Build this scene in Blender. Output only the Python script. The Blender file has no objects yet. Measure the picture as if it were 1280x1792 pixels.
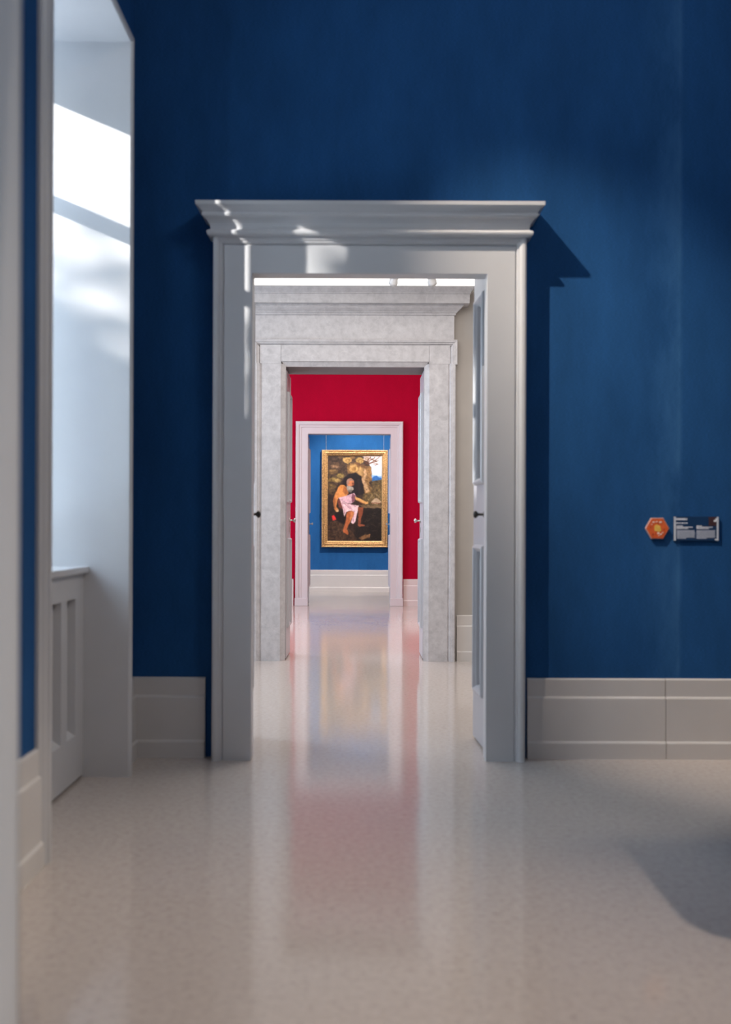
import bpy, bmesh, math, random
import numpy as np
from mathutils import Vector, Matrix

random.seed(7)
sc = bpy.context.scene
COL = sc.collection
R = math.radians

# ------------------------------------------------------------------ camera
EYE = 1.03
cam_d = bpy.data.cameras.new('camera')
cam_d.sensor_width = 36.0
cam_d.sensor_fit = 'AUTO'
cam_d.lens = 35.0
cam_d.shift_x = 8.0 / 1792.0
cam_d.shift_y = 30.0 / 1792.0
cam_d.clip_start = 0.05
cam_d.clip_end = 200
cam_d.dof.use_dof = True
cam_d.dof.focus_distance = 9.5
cam_d.dof.aperture_fstop = 2.0
cam = bpy.data.objects.new('camera', cam_d)
COL.objects.link(cam)
cam.matrix_world = Matrix.Translation((0, 0, EYE)) @ Matrix.Rotation(R(90), 4, 'X') @ Matrix.Rotation(R(0.2), 4, 'Z')
sc.camera = cam

# ------------------------------------------------------------------ view
sc.view_settings.view_transform = 'Standard'
sc.view_settings.look = 'None'
sc.view_settings.exposure = 0.0
sc.view_settings.gamma = 1.0
sc.view_settings.use_curve_mapping = False
sc.cycles.max_bounces = 10
sc.cycles.diffuse_bounces = 6
sc.cycles.glossy_bounces = 5
sc.cycles.caustics_reflective = False
sc.cycles.caustics_refractive = False
sc.cycles.sample_clamp_indirect = 6.0

# ------------------------------------------------------------------ sky, sun, lamps
w = bpy.data.worlds.new('sky')
sc.world = w
w.use_nodes = True
bg = w.node_tree.nodes['Background']
bg.inputs[0].default_value = (0.62, 0.80, 1.0, 1)
bg.inputs[1].default_value = 13.0

def lamp(name, kind, loc, target, energy, color=(1, 1, 1), size=0.1, size_y=None, spot=60, blend=0.5):
    d = bpy.data.lights.new(name, kind)
    d.energy = energy
    d.color = color
    if kind == 'AREA':
        d.shape = 'RECTANGLE'
        d.size = size
        d.size_y = size_y or size
    elif kind == 'SUN':
        d.angle = R(size)
    else:
        d.shadow_soft_size = size
    if kind == 'SPOT':
        d.spot_size = R(spot)
        d.spot_blend = blend
    o = bpy.data.objects.new(name, d)
    COL.objects.link(o)
    o.location = loc
    v = Vector(target) - Vector(loc)
    o.rotation_euler = v.to_track_quat('-Z', 'Y').to_euler()
    return o

WARM = (1.0, 0.86, 0.72)
NEUT = (1.0, 0.93, 0.88)
DAY = (0.62, 0.80, 1.0)
lamp('sun', 'SUN', (-9, -3, 8), (-8, -3 + 0.67, 8 - 0.42), 9.5, (1.0, 0.97, 0.93), 0.53)
# first room: track spots under its high ceiling, then added fill lamps
lamp('track_spot_room_one', 'SPOT', (-0.80, 3.26, 4.35), (2.0, 4.5, 0.6), 760, WARM, 0.02, spot=34, blend=1.0)
lamp('track_spot_room_one', 'SPOT', (3.0, 1.7, 4.45), (0.0, 1.75, 0.0), 500, WARM, 0.05, spot=42, blend=1.0)
lamp('track_spot_room_one', 'SPOT', (2.6, 2.7, 4.4), (-1.15, 3.2, 0.7), 170, WARM, 0.05, spot=34, blend=1.0)
lamp('wall_fill_room_one', 'AREA', (1.7, 2.0, 4.35), (-1.0, 4.2, 2.7), 24, (0.94, 0.97, 1.0), 0.9, 0.9)  # fill lamp added to lift the left part of the wall, no fixture
lamp('ceiling_fill_room_one', 'AREA', (0.3, 2.2, 4.5), (0.3, 2.2, 0), 6, (0.95, 0.97, 1.0), 2.4, 1.2)  # unseen area lamp added to raise the ambient level
# second room
lamp('ceiling_fill_room_two', 'AREA', (0.3, 6.2, 2.97), (0.3, 6.2, 0), 62, NEUT, 3.0, 1.4)  # added overhead fill, no luminous panel built
lamp('window_daylight_room_two', 'AREA', (-2.9, 6.3, 1.75), (0, 6.3, 1.6), 60, DAY, 1.3, 1.9)
# red room
lamp('ceiling_fill_room_three', 'AREA', (0.0, 10.0, 3.95), (0.0, 10.0, 0), 180, NEUT, 4.0, 2.6)  # unseen fill lamp added below the ceiling
lamp('window_daylight_room_three', 'AREA', (-2.9, 10.6, 1.9), (0, 10.6, 1.7), 130, DAY, 1.4, 2.1)
# last room
lamp('ceiling_fill_room_four', 'AREA', (0.0, 15.0, 3.95), (0.0, 15.0, 0), 62, NEUT, 4.0, 1.4)  # fill added from overhead, no fitting modelled
lamp('window_daylight_room_four', 'AREA', (-2.9, 15.0, 1.9), (0, 15.0, 1.7), 24, DAY, 1.2, 2.1)
lamp('picture_spot', 'SPOT', (0.55, 13.98, 3.8), (-0.12, 16.2, 1.4), 560, NEUT, 0.02, spot=50, blend=0.6)
# room behind the camera
lamp('jamb_fill_room_behind', 'AREA', (2.9, -0.3, 1.8), (0, 0.6, 1.6), 45, DAY, 1.4, 2.0)  # bluish fill added to brighten the near jamb, no window here
lamp('ceiling_fill_room_behind', 'AREA', (0.0, -1.2, 3.9), (0.0, -1.2, 0), 35, WARM, 3.0, 2.0)  # unseen warm fill added overhead

# ------------------------------------------------------------------ materials
def node_mat(name):
    m = bpy.data.materials.new(name)
    m.use_nodes = True
    nt = m.node_tree
    return m, nt, nt.nodes['Principled BSDF']

def link(nt, a, b):
    nt.links.new(a, b)

def paint(name, col, rough=0.5, var=0.03, scale=6.0, bump=0.0, bscale=300, metal=0.0, spec=0.5):
    m, nt, b = node_mat(name)
    tc = nt.nodes.new('ShaderNodeTexCoord')
    n = nt.nodes.new('ShaderNodeTexNoise')
    n.inputs['Scale'].default_value = scale
    n.inputs['Detail'].default_value = 4
    link(nt, tc.outputs['Object'], n.inputs['Vector'])
    r = nt.nodes.new('ShaderNodeValToRGB')
    r.color_ramp.elements[0].position = 0.3
    r.color_ramp.elements[1].position = 0.7
    r.color_ramp.elements[0].color = tuple(c * (1 - var) for c in col) + (1,)
    r.color_ramp.elements[1].color = tuple(min(1, c * (1 + var)) for c in col) + (1,)
    link(nt, n.outputs['Fac'], r.inputs['Fac'])
    link(nt, r.outputs['Color'], b.inputs['Base Color'])
    b.inputs['Roughness'].default_value = rough
    b.inputs['Metallic'].default_value = metal
    b.inputs['Specular IOR Level'].default_value = spec
    if bump:
        n2 = nt.nodes.new('ShaderNodeTexNoise')
        n2.inputs['Scale'].default_value = bscale
        link(nt, tc.outputs['Object'], n2.inputs['Vector'])
        bp = nt.nodes.new('ShaderNodeBump')
        bp.inputs['Strength'].default_value = bump
        bp.inputs['Distance'].default_value = 0.004
        link(nt, n2.outputs['Fac'], bp.inputs['Height'])
        link(nt, bp.outputs['Normal'], b.inputs['Normal'])
    return m

def fabric(name, col, seams=(), var=0.16, sheen=0.0):
    """wall covering: fine horizontal weave, cloudy wear and paler rubbed seams at the given x"""
    m, nt, b = node_mat(name)
    geo = nt.nodes.new('ShaderNodeNewGeometry')
    mp = nt.nodes.new('ShaderNodeMapping')
    mp.inputs['Scale'].default_value = (90, 90, 420)
    link(nt, geo.outputs['Position'], mp.inputs['Vector'])
    weave = nt.nodes.new('ShaderNodeTexNoise')
    weave.inputs['Scale'].default_value = 1.0
    weave.inputs['Detail'].default_value = 2
    link(nt, mp.outputs['Vector'], weave.inputs['Vector'])
    mp2 = nt.nodes.new('ShaderNodeMapping')
    mp2.inputs['Scale'].default_value = (3.2, 3.2, 1.1)
    link(nt, geo.outputs['Position'], mp2.inputs['Vector'])
    cloud = nt.nodes.new('ShaderNodeTexNoise')
    cloud.inputs['Scale'].default_value = 1.6
    cloud.inputs['Detail'].default_value = 7
    cloud.inputs['Roughness'].default_value = 0.65
    link(nt, mp2.outputs['Vector'], cloud.inputs['Vector'])
    r = nt.nodes.new('ShaderNodeValToRGB')
    r.color_ramp.elements[0].position = 0.3
    r.color_ramp.elements[1].position = 0.75
    r.color_ramp.elements[0].color = tuple(c * (1 - var) for c in col) + (1,)
    r.color_ramp.elements[1].color = tuple(c * (1 + var) for c in col) + (1,)
    link(nt, cloud.outputs['Fac'], r.inputs['Fac'])
    cur = r.outputs['Color']
    mx = nt.nodes.new('ShaderNodeMix')
    mx.data_type = 'RGBA'
    mx.blend_type = 'MULTIPLY'
    mx.inputs['Factor'].default_value = 0.45
    r2 = nt.nodes.new('ShaderNodeValToRGB')
    r2.color_ramp.elements[0].position = 0.3
    r2.color_ramp.elements[1].position = 0.7
    r2.color_ramp.elements[0].color = (0.55, 0.55, 0.55, 1)
    r2.color_ramp.elements[1].color = (1.3, 1.3, 1.3, 1)
    link(nt, weave.outputs['Fac'], r2.inputs['Fac'])
    link(nt, cur, mx.inputs['A'])
    link(nt, r2.outputs['Color'], mx.inputs['B'])
    cur = mx.outputs['Result']
    if seams:
        sep = nt.nodes.new('ShaderNodeSeparateXYZ')
        link(nt, geo.outputs['Position'], sep.inputs['Vector'])
        for (x0, wl, wr, amt) in seams:
            sub = nt.nodes.new('ShaderNodeMath'); sub.operation = 'SUBTRACT'
            link(nt, sep.outputs['X'], sub.inputs[0]); sub.inputs[1].default_value = x0
            mr = nt.nodes.new('ShaderNodeValToRGB')
            mr.color_ramp.interpolation = 'EASE'
            el = mr.color_ramp.elements
            el[0].position = 0.0; el[0].color = (0, 0, 0, 1)
            el[1].position = 1.0; el[1].color = (0, 0, 0, 1)
            e = el.new(wl / (wl + wr)); e.color = (1, 1, 1, 1)
            rng = nt.nodes.new('ShaderNodeMapRange')
            rng.inputs['From Min'].default_value = -wl
            rng.inputs['From Max'].default_value = wr
            link(nt, sub.outputs[0], rng.inputs['Value'])
            link(nt, rng.outputs['Result'], mr.inputs['Fac'])
            mul = nt.nodes.new('ShaderNodeMath'); mul.operation = 'MULTIPLY'
            link(nt, mr.outputs['Color'], mul.inputs[0])
            nr = nt.nodes.new('ShaderNodeMapRange')
            nr.inputs['From Min'].default_value = 0.38
            nr.inputs['From Max'].default_value = 0.68
            nr.inputs['To Max'].default_value = amt
            link(nt, cloud.outputs['Fac'], nr.inputs['Value'])
            link(nt, nr.outputs['Result'], mul.inputs[1])
            m2 = nt.nodes.new('ShaderNodeMix'); m2.data_type = 'RGBA'
            link(nt, mul.outputs[0], m2.inputs['Factor'])
            link(nt, cur, m2.inputs['A'])
            m2.inputs['B'].default_value = (col[0] * 3 + 0.02, col[1] * 2.2 + 0.02, col[2] * 1.7, 1)
            cur = m2.outputs['Result']
    link(nt, cur, b.inputs['Base Color'])
    b.inputs['Roughness'].default_value = 0.85
    b.inputs['Specular IOR Level'].default_value = 0.08
    b.inputs['Sheen Weight'].default_value = sheen
    bp = nt.nodes.new('ShaderNodeBump')
    bp.inputs['Strength'].default_value = 0.12
    bp.inputs['Distance'].default_value = 0.002
    link(nt, weave.outputs['Fac'], bp.inputs['Height'])
    link(nt, bp.outputs['Normal'], b.inputs['Normal'])
    return m

def floor_mat():
    m, nt, b = node_mat('polished_terrazzo')
    geo = nt.nodes.new('ShaderNodeNewGeometry')
    n = nt.nodes.new('ShaderNodeTexNoise')
    n.inputs['Scale'].default_value = 45
    n.inputs['Detail'].default_value = 6
    n.inputs['Roughness'].default_value = 0.7
    link(nt, geo.outputs['Position'], n.inputs['Vector'])
    r = nt.nodes.new('ShaderNodeValToRGB')
    e = r.color_ramp.elements
    e[0].position = 0.28; e[0].color = (0.42, 0.36, 0.325, 1)
    e[1].position = 0.72; e[1].color = (0.58, 0.52, 0.475, 1)
    k = e.new(0.45); k.color = (0.51, 0.445, 0.405, 1)
    link(nt, n.outputs['Fac'], r.inputs['Fac'])
    v = nt.nodes.new('ShaderNodeTexVoronoi')
    v.inputs['Scale'].default_value = 28
    link(nt, geo.outputs['Position'], v.inputs['Vector'])
    vr = nt.nodes.new('ShaderNodeValToRGB')
    vr.color_ramp.elements[0].position = 0.05; vr.color_ramp.elements[0].color = (0.78, 0.76, 0.74, 1)
    vr.color_ramp.elements[1].position = 0.25; vr.color_ramp.elements[1].color = (1, 1, 1, 1)
    link(nt, v.outputs['Distance'], vr.inputs['Fac'])
    mx = nt.nodes.new('ShaderNodeMix'); mx.data_type = 'RGBA'; mx.blend_type = 'MULTIPLY'
    mx.inputs['Factor'].default_value = 0.4
    link(nt, r.outputs['Color'], mx.inputs['A'])
    link(nt, vr.outputs['Color'], mx.inputs['B'])
    link(nt, mx.outputs['Result'], b.inputs['Base Color'])
    n2 = nt.nodes.new('ShaderNodeTexNoise')
    n2.inputs['Scale'].default_value = 2.5
    n2.inputs['Detail'].default_value = 5
    link(nt, geo.outputs['Position'], n2.inputs['Vector'])
    mr = nt.nodes.new('ShaderNodeMapRange')
    mr.inputs['To Min'].default_value = 0.07
    mr.inputs['To Max'].default_value = 0.13
    link(nt, n2.outputs['Fac'], mr.inputs['Value'])
    link(nt, mr.outputs['Result'], b.inputs['Roughness'])
    b.inputs['IOR'].default_value = 1.5
    bp = nt.nodes.new('ShaderNodeBump')
    bp.inputs['Strength'].default_value = 0.03
    bp.inputs['Distance'].default_value = 0.01
    n3 = nt.nodes.new('ShaderNodeTexNoise')
    n3.inputs['Scale'].default_value = 6
    link(nt, geo.outputs['Position'], n3.inputs['Vector'])
    link(nt, n3.outputs['Fac'], bp.inputs['Height'])
    link(nt, bp.outputs['Normal'], b.inputs['Normal'])
    return m

def stone_mat():
    m, nt, b = node_mat('grey_limestone')
    geo = nt.nodes.new('ShaderNodeNewGeometry')
    n = nt.nodes.new('ShaderNodeTexNoise')
    n.inputs['Scale'].default_value = 16
    n.inputs['Detail'].default_value = 9
    n.inputs['Roughness'].default_value = 0.7
    link(nt, geo.outputs['Position'], n.inputs['Vector'])
    r = nt.nodes.new('ShaderNodeValToRGB')
    e = r.color_ramp.elements
    e[0].position = 0.25; e[0].color = (0.40, 0.385, 0.395, 1)
    e[1].position = 0.75; e[1].color = (0.63, 0.61, 0.62, 1)
    k = e.new(0.5); k.color = (0.53, 0.51, 0.52, 1)
    link(nt, n.outputs['Fac'], r.inputs['Fac'])
    # thin pale veins
    n2 = nt.nodes.new('ShaderNodeTexNoise')
    n2.inputs['Scale'].default_value = 2.2
    n2.inputs['Detail'].default_value = 5
    n2.inputs['Distortion'].default_value = 0.6
    link(nt, geo.outputs['Position'], n2.inputs['Vector'])
    vr = nt.nodes.new('ShaderNodeValToRGB')
    ve = vr.color_ramp.elements
    ve[0].position = 0.492; ve[0].color = (0, 0, 0, 1)
    ve[1].position = 0.508; ve[1].color = (0, 0, 0, 1)
    vm = ve.new(0.5); vm.color = (0.22, 0.22, 0.22, 1)
    link(nt, n2.outputs['Fac'], vr.inputs['Fac'])
    mx = nt.nodes.new('ShaderNodeMix'); mx.data_type = 'RGBA'
    link(nt, vr.outputs['Color'], mx.inputs['Factor'])
    link(nt, r.outputs['Color'], mx.inputs['A'])
    mx.inputs['B'].default_value = (0.75, 0.73, 0.72, 1)
    link(nt, mx.outputs['Result'], b.inputs['Base Color'])
    b.inputs['Roughness'].default_value = 0.32
    bp = nt.nodes.new('ShaderNodeBump')
    bp.inputs['Strength'].default_value = 0.15
    bp.inputs['Distance'].default_value = 0.004
    link(nt, n.outputs['Fac'], bp.inputs['Height'])
    link(nt, bp.outputs['Normal'], b.inputs['Normal'])
    return m

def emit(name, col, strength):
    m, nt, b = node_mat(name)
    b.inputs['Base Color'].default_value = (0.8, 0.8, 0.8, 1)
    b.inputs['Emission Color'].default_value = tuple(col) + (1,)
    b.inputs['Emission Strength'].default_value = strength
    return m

BLUE = (0.018, 0.084, 0.232)
M = {}
M['blue'] = fabric('blue_wall_fabric', BLUE, seams=((1.435, 0.22, 0.012, 0.34), (1.44, 0.02, 0.02, 0.26)))
M['blue_plain'] = fabric('blue_wall_fabric_plain', BLUE)
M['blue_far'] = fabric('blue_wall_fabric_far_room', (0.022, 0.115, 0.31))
M['red'] = fabric('red_wall_fabric', (0.36, 0.001, 0.024), var=0.08)
M['beige'] = paint('beige_wall_paint', (0.42, 0.39, 0.36), 0.8)
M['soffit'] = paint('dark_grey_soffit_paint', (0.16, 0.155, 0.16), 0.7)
M['white'] = paint('white_wall_paint', (0.66, 0.66, 0.67), 0.75)
M['trim'] = paint('grey_white_trim_paint', (0.56, 0.555, 0.56), 0.42, 0.02)
M['door'] = paint('pale_door_paint', (0.47, 0.47, 0.49), 0.38, 0.02)
M['base'] = paint('warm_white_skirting_paint', (0.60, 0.57, 0.545), 0.45, 0.02)
M['ceil'] = paint('ceiling_paint', (0.7, 0.68, 0.65), 0.9)
M['floor'] = floor_mat()
M['stone'] = stone_mat()
M['plaster'] = paint('outdoor_plaster', (0.5, 0.45, 0.38), 0.9, 0.08, 2)
M['leaf'] = paint('leaf_green', (0.08, 0.14, 0.04), 0.6)
M['iron'] = paint('dark_bronze', (0.05, 0.045, 0.04), 0.35, 0.1, 20, metal=0.8)
M['chrome'] = paint('brushed_steel', (0.55, 0.53, 0.5), 0.3, 0.05, 30, metal=1.0)
M['lampwhite'] = paint('white_lamp_enamel', (0.75, 0.75, 0.75), 0.35)
M['black'] = paint('black_plastic', (0.02, 0.02, 0.02), 0.5)
M['wire'] = paint('pale_steel_wire', (0.75, 0.8, 0.85), 0.4, metal=0.2)
M['orange'] = paint('orange_sign_print', (0.72, 0.13, 0.035), 0.45, 0.12, 60)
M['signedge'] = paint('sign_edge_acrylic', (0.55, 0.35, 0.30), 0.3)
M['yellow'] = paint('yellow_sign_print', (0.85, 0.52, 0.10), 0.45, 0.1, 80)
M['cream'] = paint('cream_sign_print', (0.85, 0.66, 0.55), 0.45)
M['darkred'] = paint('dark_red_sign_print', (0.35, 0.03, 0.015), 0.45)
M['navy'] = paint('navy_label_print', (0.012, 0.045, 0.12), 0.35, 0.05)
M['print'] = paint('white_label_print', (0.80, 0.83, 0.90), 0.5)
M['printdim'] = paint('small_white_label_print', (0.50, 0.54, 0.64), 0.5)
M['edge'] = paint('clear_label_edge', (0.62, 0.66, 0.72), 0.25)
M['brown'] = paint('brown_label_print', (0.07, 0.035, 0.04), 0.4)
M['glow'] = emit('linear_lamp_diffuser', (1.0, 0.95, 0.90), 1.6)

def gold_mat():
    m, nt, b = node_mat('gilded_wood')
    tc = nt.nodes.new('ShaderNodeNewGeometry')
    n = nt.nodes.new('ShaderNodeTexNoise')
    n.inputs['Scale'].default_value = 75
    n.inputs['Detail'].default_value = 4
    link(nt, tc.outputs['Position'], n.inputs['Vector'])
    r = nt.nodes.new('ShaderNodeValToRGB')
    r.color_ramp.elements[0].position = 0.3; r.color_ramp.elements[0].color = (0.30, 0.13, 0.035, 1)
    r.color_ramp.elements[1].position = 0.62; r.color_ramp.elements[1].color = (0.92, 0.58, 0.25, 1)
    link(nt, n.outputs['Fac'], r.inputs['Fac'])
    link(nt, r.outputs['Color'], b.inputs['Base Color'])
    b.inputs['Metallic'].default_value = 0.45
    b.inputs['Roughness'].default_value = 0.38
    bp = nt.nodes.new('ShaderNodeBump')
    bp.inputs['Strength'].default_value = 0.6
    bp.inputs['Distance'].default_value = 0.01
    link(nt, n.outputs['Fac'], bp.inputs['Height'])
    link(nt, bp.outputs['Normal'], b.inputs['Normal'])
    return m
M['gold'] = gold_mat()

# ------------------------------------------------------------------ mesh helpers
class MB:
    def __init__(self):
        self.v = []; self.f = []; self.mi = []; self.smooth = []
    def add(self, verts, faces, mi=0, smooth=False):
        o = len(self.v)
        self.v += [tuple(p) for p in verts]
        for k in faces:
            self.f.append([o + i for i in k]); self.mi.append(mi); self.smooth.append(smooth)
        return self
    def box(self, x0, x1, y0, y1, z0, z1, mi=0, mis=None):
        """mis: dict of face name -> material index (x-, x+, y-, y+, z-, z+)"""
        vs = [(x0, y0, z0), (x1, y0, z0), (x1, y1, z0), (x0, y1, z0), (x0, y0, z1), (x1, y0, z1), (x1, y1, z1), (x0, y1, z1)]
        fs = {'z-': (0, 3, 2, 1), 'z+': (4, 5, 6, 7), 'y-': (0, 1, 5, 4), 'y+': (2, 3, 7, 6), 'x-': (3, 0, 4, 7), 'x+': (1, 2, 6, 5)}
        o = len(self.v)
        self.v += vs
        for k, f in fs.items():
            self.f.append([o + i for i in f]); self.mi.append((mis or {}).get(k, mi)); self.smooth.append(False)
        return self
    def sweep(self, rows, closed=False, mi=0, caps=True, smooth=False):
        """rows: list of lists of points (each row a profile at one station)"""
        n = len(rows[0])
        vs = [p for r_ in rows for p in r_]
        fs = []
        for s in range(len(rows) - 1):
            for i in range(n - (0 if closed else 1)):
                j = (i + 1) % n
                fs.append((s * n + i, s * n + j, (s + 1) * n + j, (s + 1) * n + i))
        if caps and closed:
            fs.append(tuple(range(n))[::-1])
            fs.append(tuple((len(rows) - 1) * n + i for i in range(n)))
        return self.add(vs, fs, mi, smooth)
    def tube(self, a, b, r, n=12, r2=None, mi=0, smooth=True):
        a = Vector(a); b = Vector(b)
        d = (b - a).normalized()
        u = d.orthogonal().normalized(); v = d.cross(u)
        r2 = r if r2 is None else r2
        rows = []
        for p, rr in ((a, r), (b, r2)):
            rows.append([p + (u * math.cos(t) + v * math.sin(t)) * rr for t in [2 * math.pi * i / n for i in range(n)]])
        return self.sweep(rows, True, mi, True, smooth)
    def lathe(self, base, axis, prof, n=20, mi=0):
        base = Vector(base); d = Vector(axis).normalized()
        u = d.orthogonal().normalized(); v = d.cross(u)
        rows = [[base + d * h + (u * math.cos(t) + v * math.sin(t)) * max(r, 1e-4) for t in [2 * math.pi * i / n for i in range(n)]] for (r, h) in prof]
        return self.sweep(rows, True, mi, True, True)
    def sphere(self, c, r, n=8, mi=0):
        prof = [(r * math.sin(math.pi * k / n), -r * math.cos(math.pi * k / n)) for k in range(n + 1)]
        return self.lathe(c, (0, 0, 1), prof, n + 2, mi)
    def build(self, name, mats, parent=None, off=None, bevel=0.0):
        me = bpy.data.meshes.new(name)
        root = parent
        base = Vector((0, 0, 0))
        q = parent
        while q is not None:
            base = base + Vector(q.location); q = q.parent
        if off is not None and parent is None:
            base = Vector(off)
        me.from_pydata([tuple(Vector(p) - base) for p in self.v], [], self.f)
        for m_ in (mats if isinstance(mats, (list, tuple)) else [mats]):
            me.materials.append(m_)
        for p, mi, s in zip(me.polygons, self.mi, self.smooth):
            p.material_index = mi; p.use_smooth = s
        bm = bmesh.new(); bm.from_mesh(me)
        bmesh.ops.recalc_face_normals(bm, faces=bm.faces)
        bm.to_mesh(me); bm.free()
        o = bpy.data.objects.new(name, me)
        COL.objects.link(o)
        if parent is not None:
            o.parent = parent
        elif off is not None:
            o.location = off
        if bevel:
            md = o.modifiers.new('bevel', 'BEVEL')
            md.width = bevel; md.segments = 2; md.limit_method = 'ANGLE'; md.angle_limit = R(40)
            md.harden_normals = False
        return o

def struct(o, label=None, cat=None):
    o['kind'] = 'structure'
    if label: o['label'] = label
    if cat: o['category'] = cat
    return o

def tag(o, label, cat, group=None):
    o['label'] = label; o['category'] = cat
    if group: o['group'] = group
    return o

def empty(name, loc):
    o = bpy.data.objects.new(name, None)
    o.empty_display_size = 0.1
    COL.objects.link(o)
    o.location = loc
    return o

# ------------------------------------------------------------------ setting: plan
# depth runs along +y
Y0A, Y0B = 0.93, 1.43        # wall the camera looks through
Y1A, Y1B = 4.50, 4.94        # blue wall with the painted door surround
Y2A, Y2B = 7.80, 8.28        # wall with the stone portal
Y3A, Y3B = 13.38, 13.78      # red wall
Y4 = 16.32                   # last blue wall
H1, H2, H3, H4, H0 = 4.6, 3.02, 4.0, 4.0, 4.0
XL, XR = -3.0, 3.2

# floor
f = MB(); f.box(-3.4, 3.6, -3.2, 16.7, -0.12, 0.0)
struct(f.build('floor', M['floor']))

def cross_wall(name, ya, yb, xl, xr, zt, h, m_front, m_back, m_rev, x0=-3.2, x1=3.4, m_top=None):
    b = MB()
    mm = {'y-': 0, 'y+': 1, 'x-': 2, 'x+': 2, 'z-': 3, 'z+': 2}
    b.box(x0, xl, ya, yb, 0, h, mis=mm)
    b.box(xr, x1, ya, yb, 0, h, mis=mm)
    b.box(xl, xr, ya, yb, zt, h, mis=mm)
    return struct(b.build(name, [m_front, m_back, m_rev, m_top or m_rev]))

cross_wall('wall_near', Y0A, Y0B, -0.53, 0.60, 2.24, 4.8, M['white'], M['blue_plain'], M['trim'])
cross_wall('wall_front', Y1A, Y1B, -0.585, 0.625, 2.33, 4.8, M['blue'], M['beige'], M['door'])
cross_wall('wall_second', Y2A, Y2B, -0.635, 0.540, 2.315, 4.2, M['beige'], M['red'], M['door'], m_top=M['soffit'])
cross_wall('wall_third', Y3A, Y3B, -0.755, 0.440, 2.33, 4.2, M['red'], M['blue_far'], M['door'])
b = MB(); b.box(-3.2, 3.4, Y4, Y4 + 0.3, 0, 4.2)
struct(b.build('wall_end', M['blue_far']))
b = MB(); b.box(-3.2, 3.4, -3.1, -2.9, 0, 4.2)
struct(b.build('wall_back', M['white']))

# side walls of every room
def side(name, x0, x1, ya, yb, h, mat):
    q = MB(); q.box(x0, x1, ya, yb, 0, h)
    return struct(q.build(name, mat))
side('wall_right', 3.2, 3.4, Y0B, Y1A, 4.8, M['blue_plain'])
side('wall_right_behind', 3.0, 3.2, -2.9, Y0A, 4.2, M['white'])
side('wall_left_behind', -3.2, -3.0, -2.9, Y0A, 4.2, M['white'])
side('wall_right_second_room', 3.0, 3.2, Y1B, Y2A, 4.2, M['beige'])
side('wall_left_second_room', -3.2, -3.0, Y1B, Y2A, 4.2, M['beige'])
side('wall_right_third_room', 3.0, 3.2, Y2B, Y3A, 4.2, M['red'])
side('wall_left_third_room', -3.2, -3.0, Y2B, Y3A, 4.2, M['red'])
side('wall_right_fourth_room', 3.0, 3.2, Y3B, Y4, 4.2, M['blue_far'])
side('wall_left_fourth_room', -3.2, -3.0, Y3B, Y4, 4.2, M['blue_far'])
def ceil(name, ya, yb, h):
    q = MB(); q.box(-3.2, 3.4, ya, yb, h, h + 0.15)
    return struct(q.build(name, M['ceil']))
ceil('ceiling', Y0B, Y1A, H1)
ceil('ceiling_second_room', Y1B, Y2A, H2)
ceil('ceiling_third_room', Y2B, Y3A, H3)
ceil('ceiling_fourth_room', Y3B, Y4, H4)
ceil('ceiling_behind', -2.9, Y0A, H0)

# left wall of the first room with its window niche
NA, NB, NZ = 3.074, 4.13, 3.05
XO = -1.70
b = MB()
mm = {'x+': 0}
def lw(x1, ya, yb, z0, z1, front=0):
    b.box(XO, x1, ya, yb, z0, z1, mi=1, mis={'x+': front})
lw(-0.989, Y0B, NA, 0, 4.8)
lw(-1.03, NB, Y1A, 0, 4.8)
lw(-1.01, NA, NB, NZ, 4.8)
lw(-1.50, NA, NB, 0, 0.80, 1)
struct(b.build('wall_left', [M['blue_plain'], M['white']]))

# window casing on the left wall (moulded, mitred)
def casing_left(xw, ya, yb, zt, prof):
    """prof: (u outward from the niche edge, p protrusion into the room)"""
    q = MB()
    rows = [[(xw(ya) + p, ya - u, 0) for u, p in prof], [(xw(ya) + p, ya - u, zt + u) for u, p in prof],
            [(xw(yb) + p, yb + u, zt + u) for u, p in prof], [(xw(yb) + p, yb + u, 0) for u, p in prof]]
    q.sweep(rows, True)
    return q
prof = [(-0.004, -0.50), (-0.004, 0.060), (0.0, 0.066), (0.004, 0.070), (0.012, 0.072), (0.020, 0.070), (0.023, 0.064), (0.027, 0.062), (0.036, 0.056), (0.042, 0.050), (0.048, 0.047), (0.052, 0.044), (0.052, -0.02), (0.01, -0.02), (0.01, -0.50)]
struct(casing_left(lambda y: -1.022, NA, NB, NZ, prof).build('trim_1', M['trim']),
       'pale moulded casing around the window niche in the blue left wall', 'window casing')

# window itself, out of sight behind the niche edge: frame, mullion, transom
wf = empty('window_1', (-1.62, 3.6, 0.88)); struct(wf, 'tall white framed window at the back of the niche', 'window')
q = MB()
q.box(-1.66, -1.58, NA, NA + 0.10, 0.80, NZ).box(-1.66, -1.58, NB - 0.10, NB, 0.80, NZ)
q.box(-1.66, -1.58, NA + 0.10, NB - 0.10, 0.80, 0.92).box(-1.66, -1.58, NA + 0.10, NB - 0.10, 2.95, NZ)
q.build('window_frame', M['trim'], wf)
q = MB(); q.box(-1.655, -1.585, 3.525, 3.65, 0.92, 2.95); q.build('mullion', M['trim'], wf)
q = MB(); q.box(-1.65, -1.59, NA + 0.10, NB - 0.10, 2.492, 2.54); q.build('transom', M['trim'], wf)

# building across the street: shades the lower part of the window
q = MB()
q.box(-17.0, -13.3, -14.0, 6.0, -2.0, 6.75).box(-17.2, -13.1, -14.2, 6.2, 6.75, 6.87)
struct(q.build('neighbouring_wall', M['plaster']))

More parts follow.
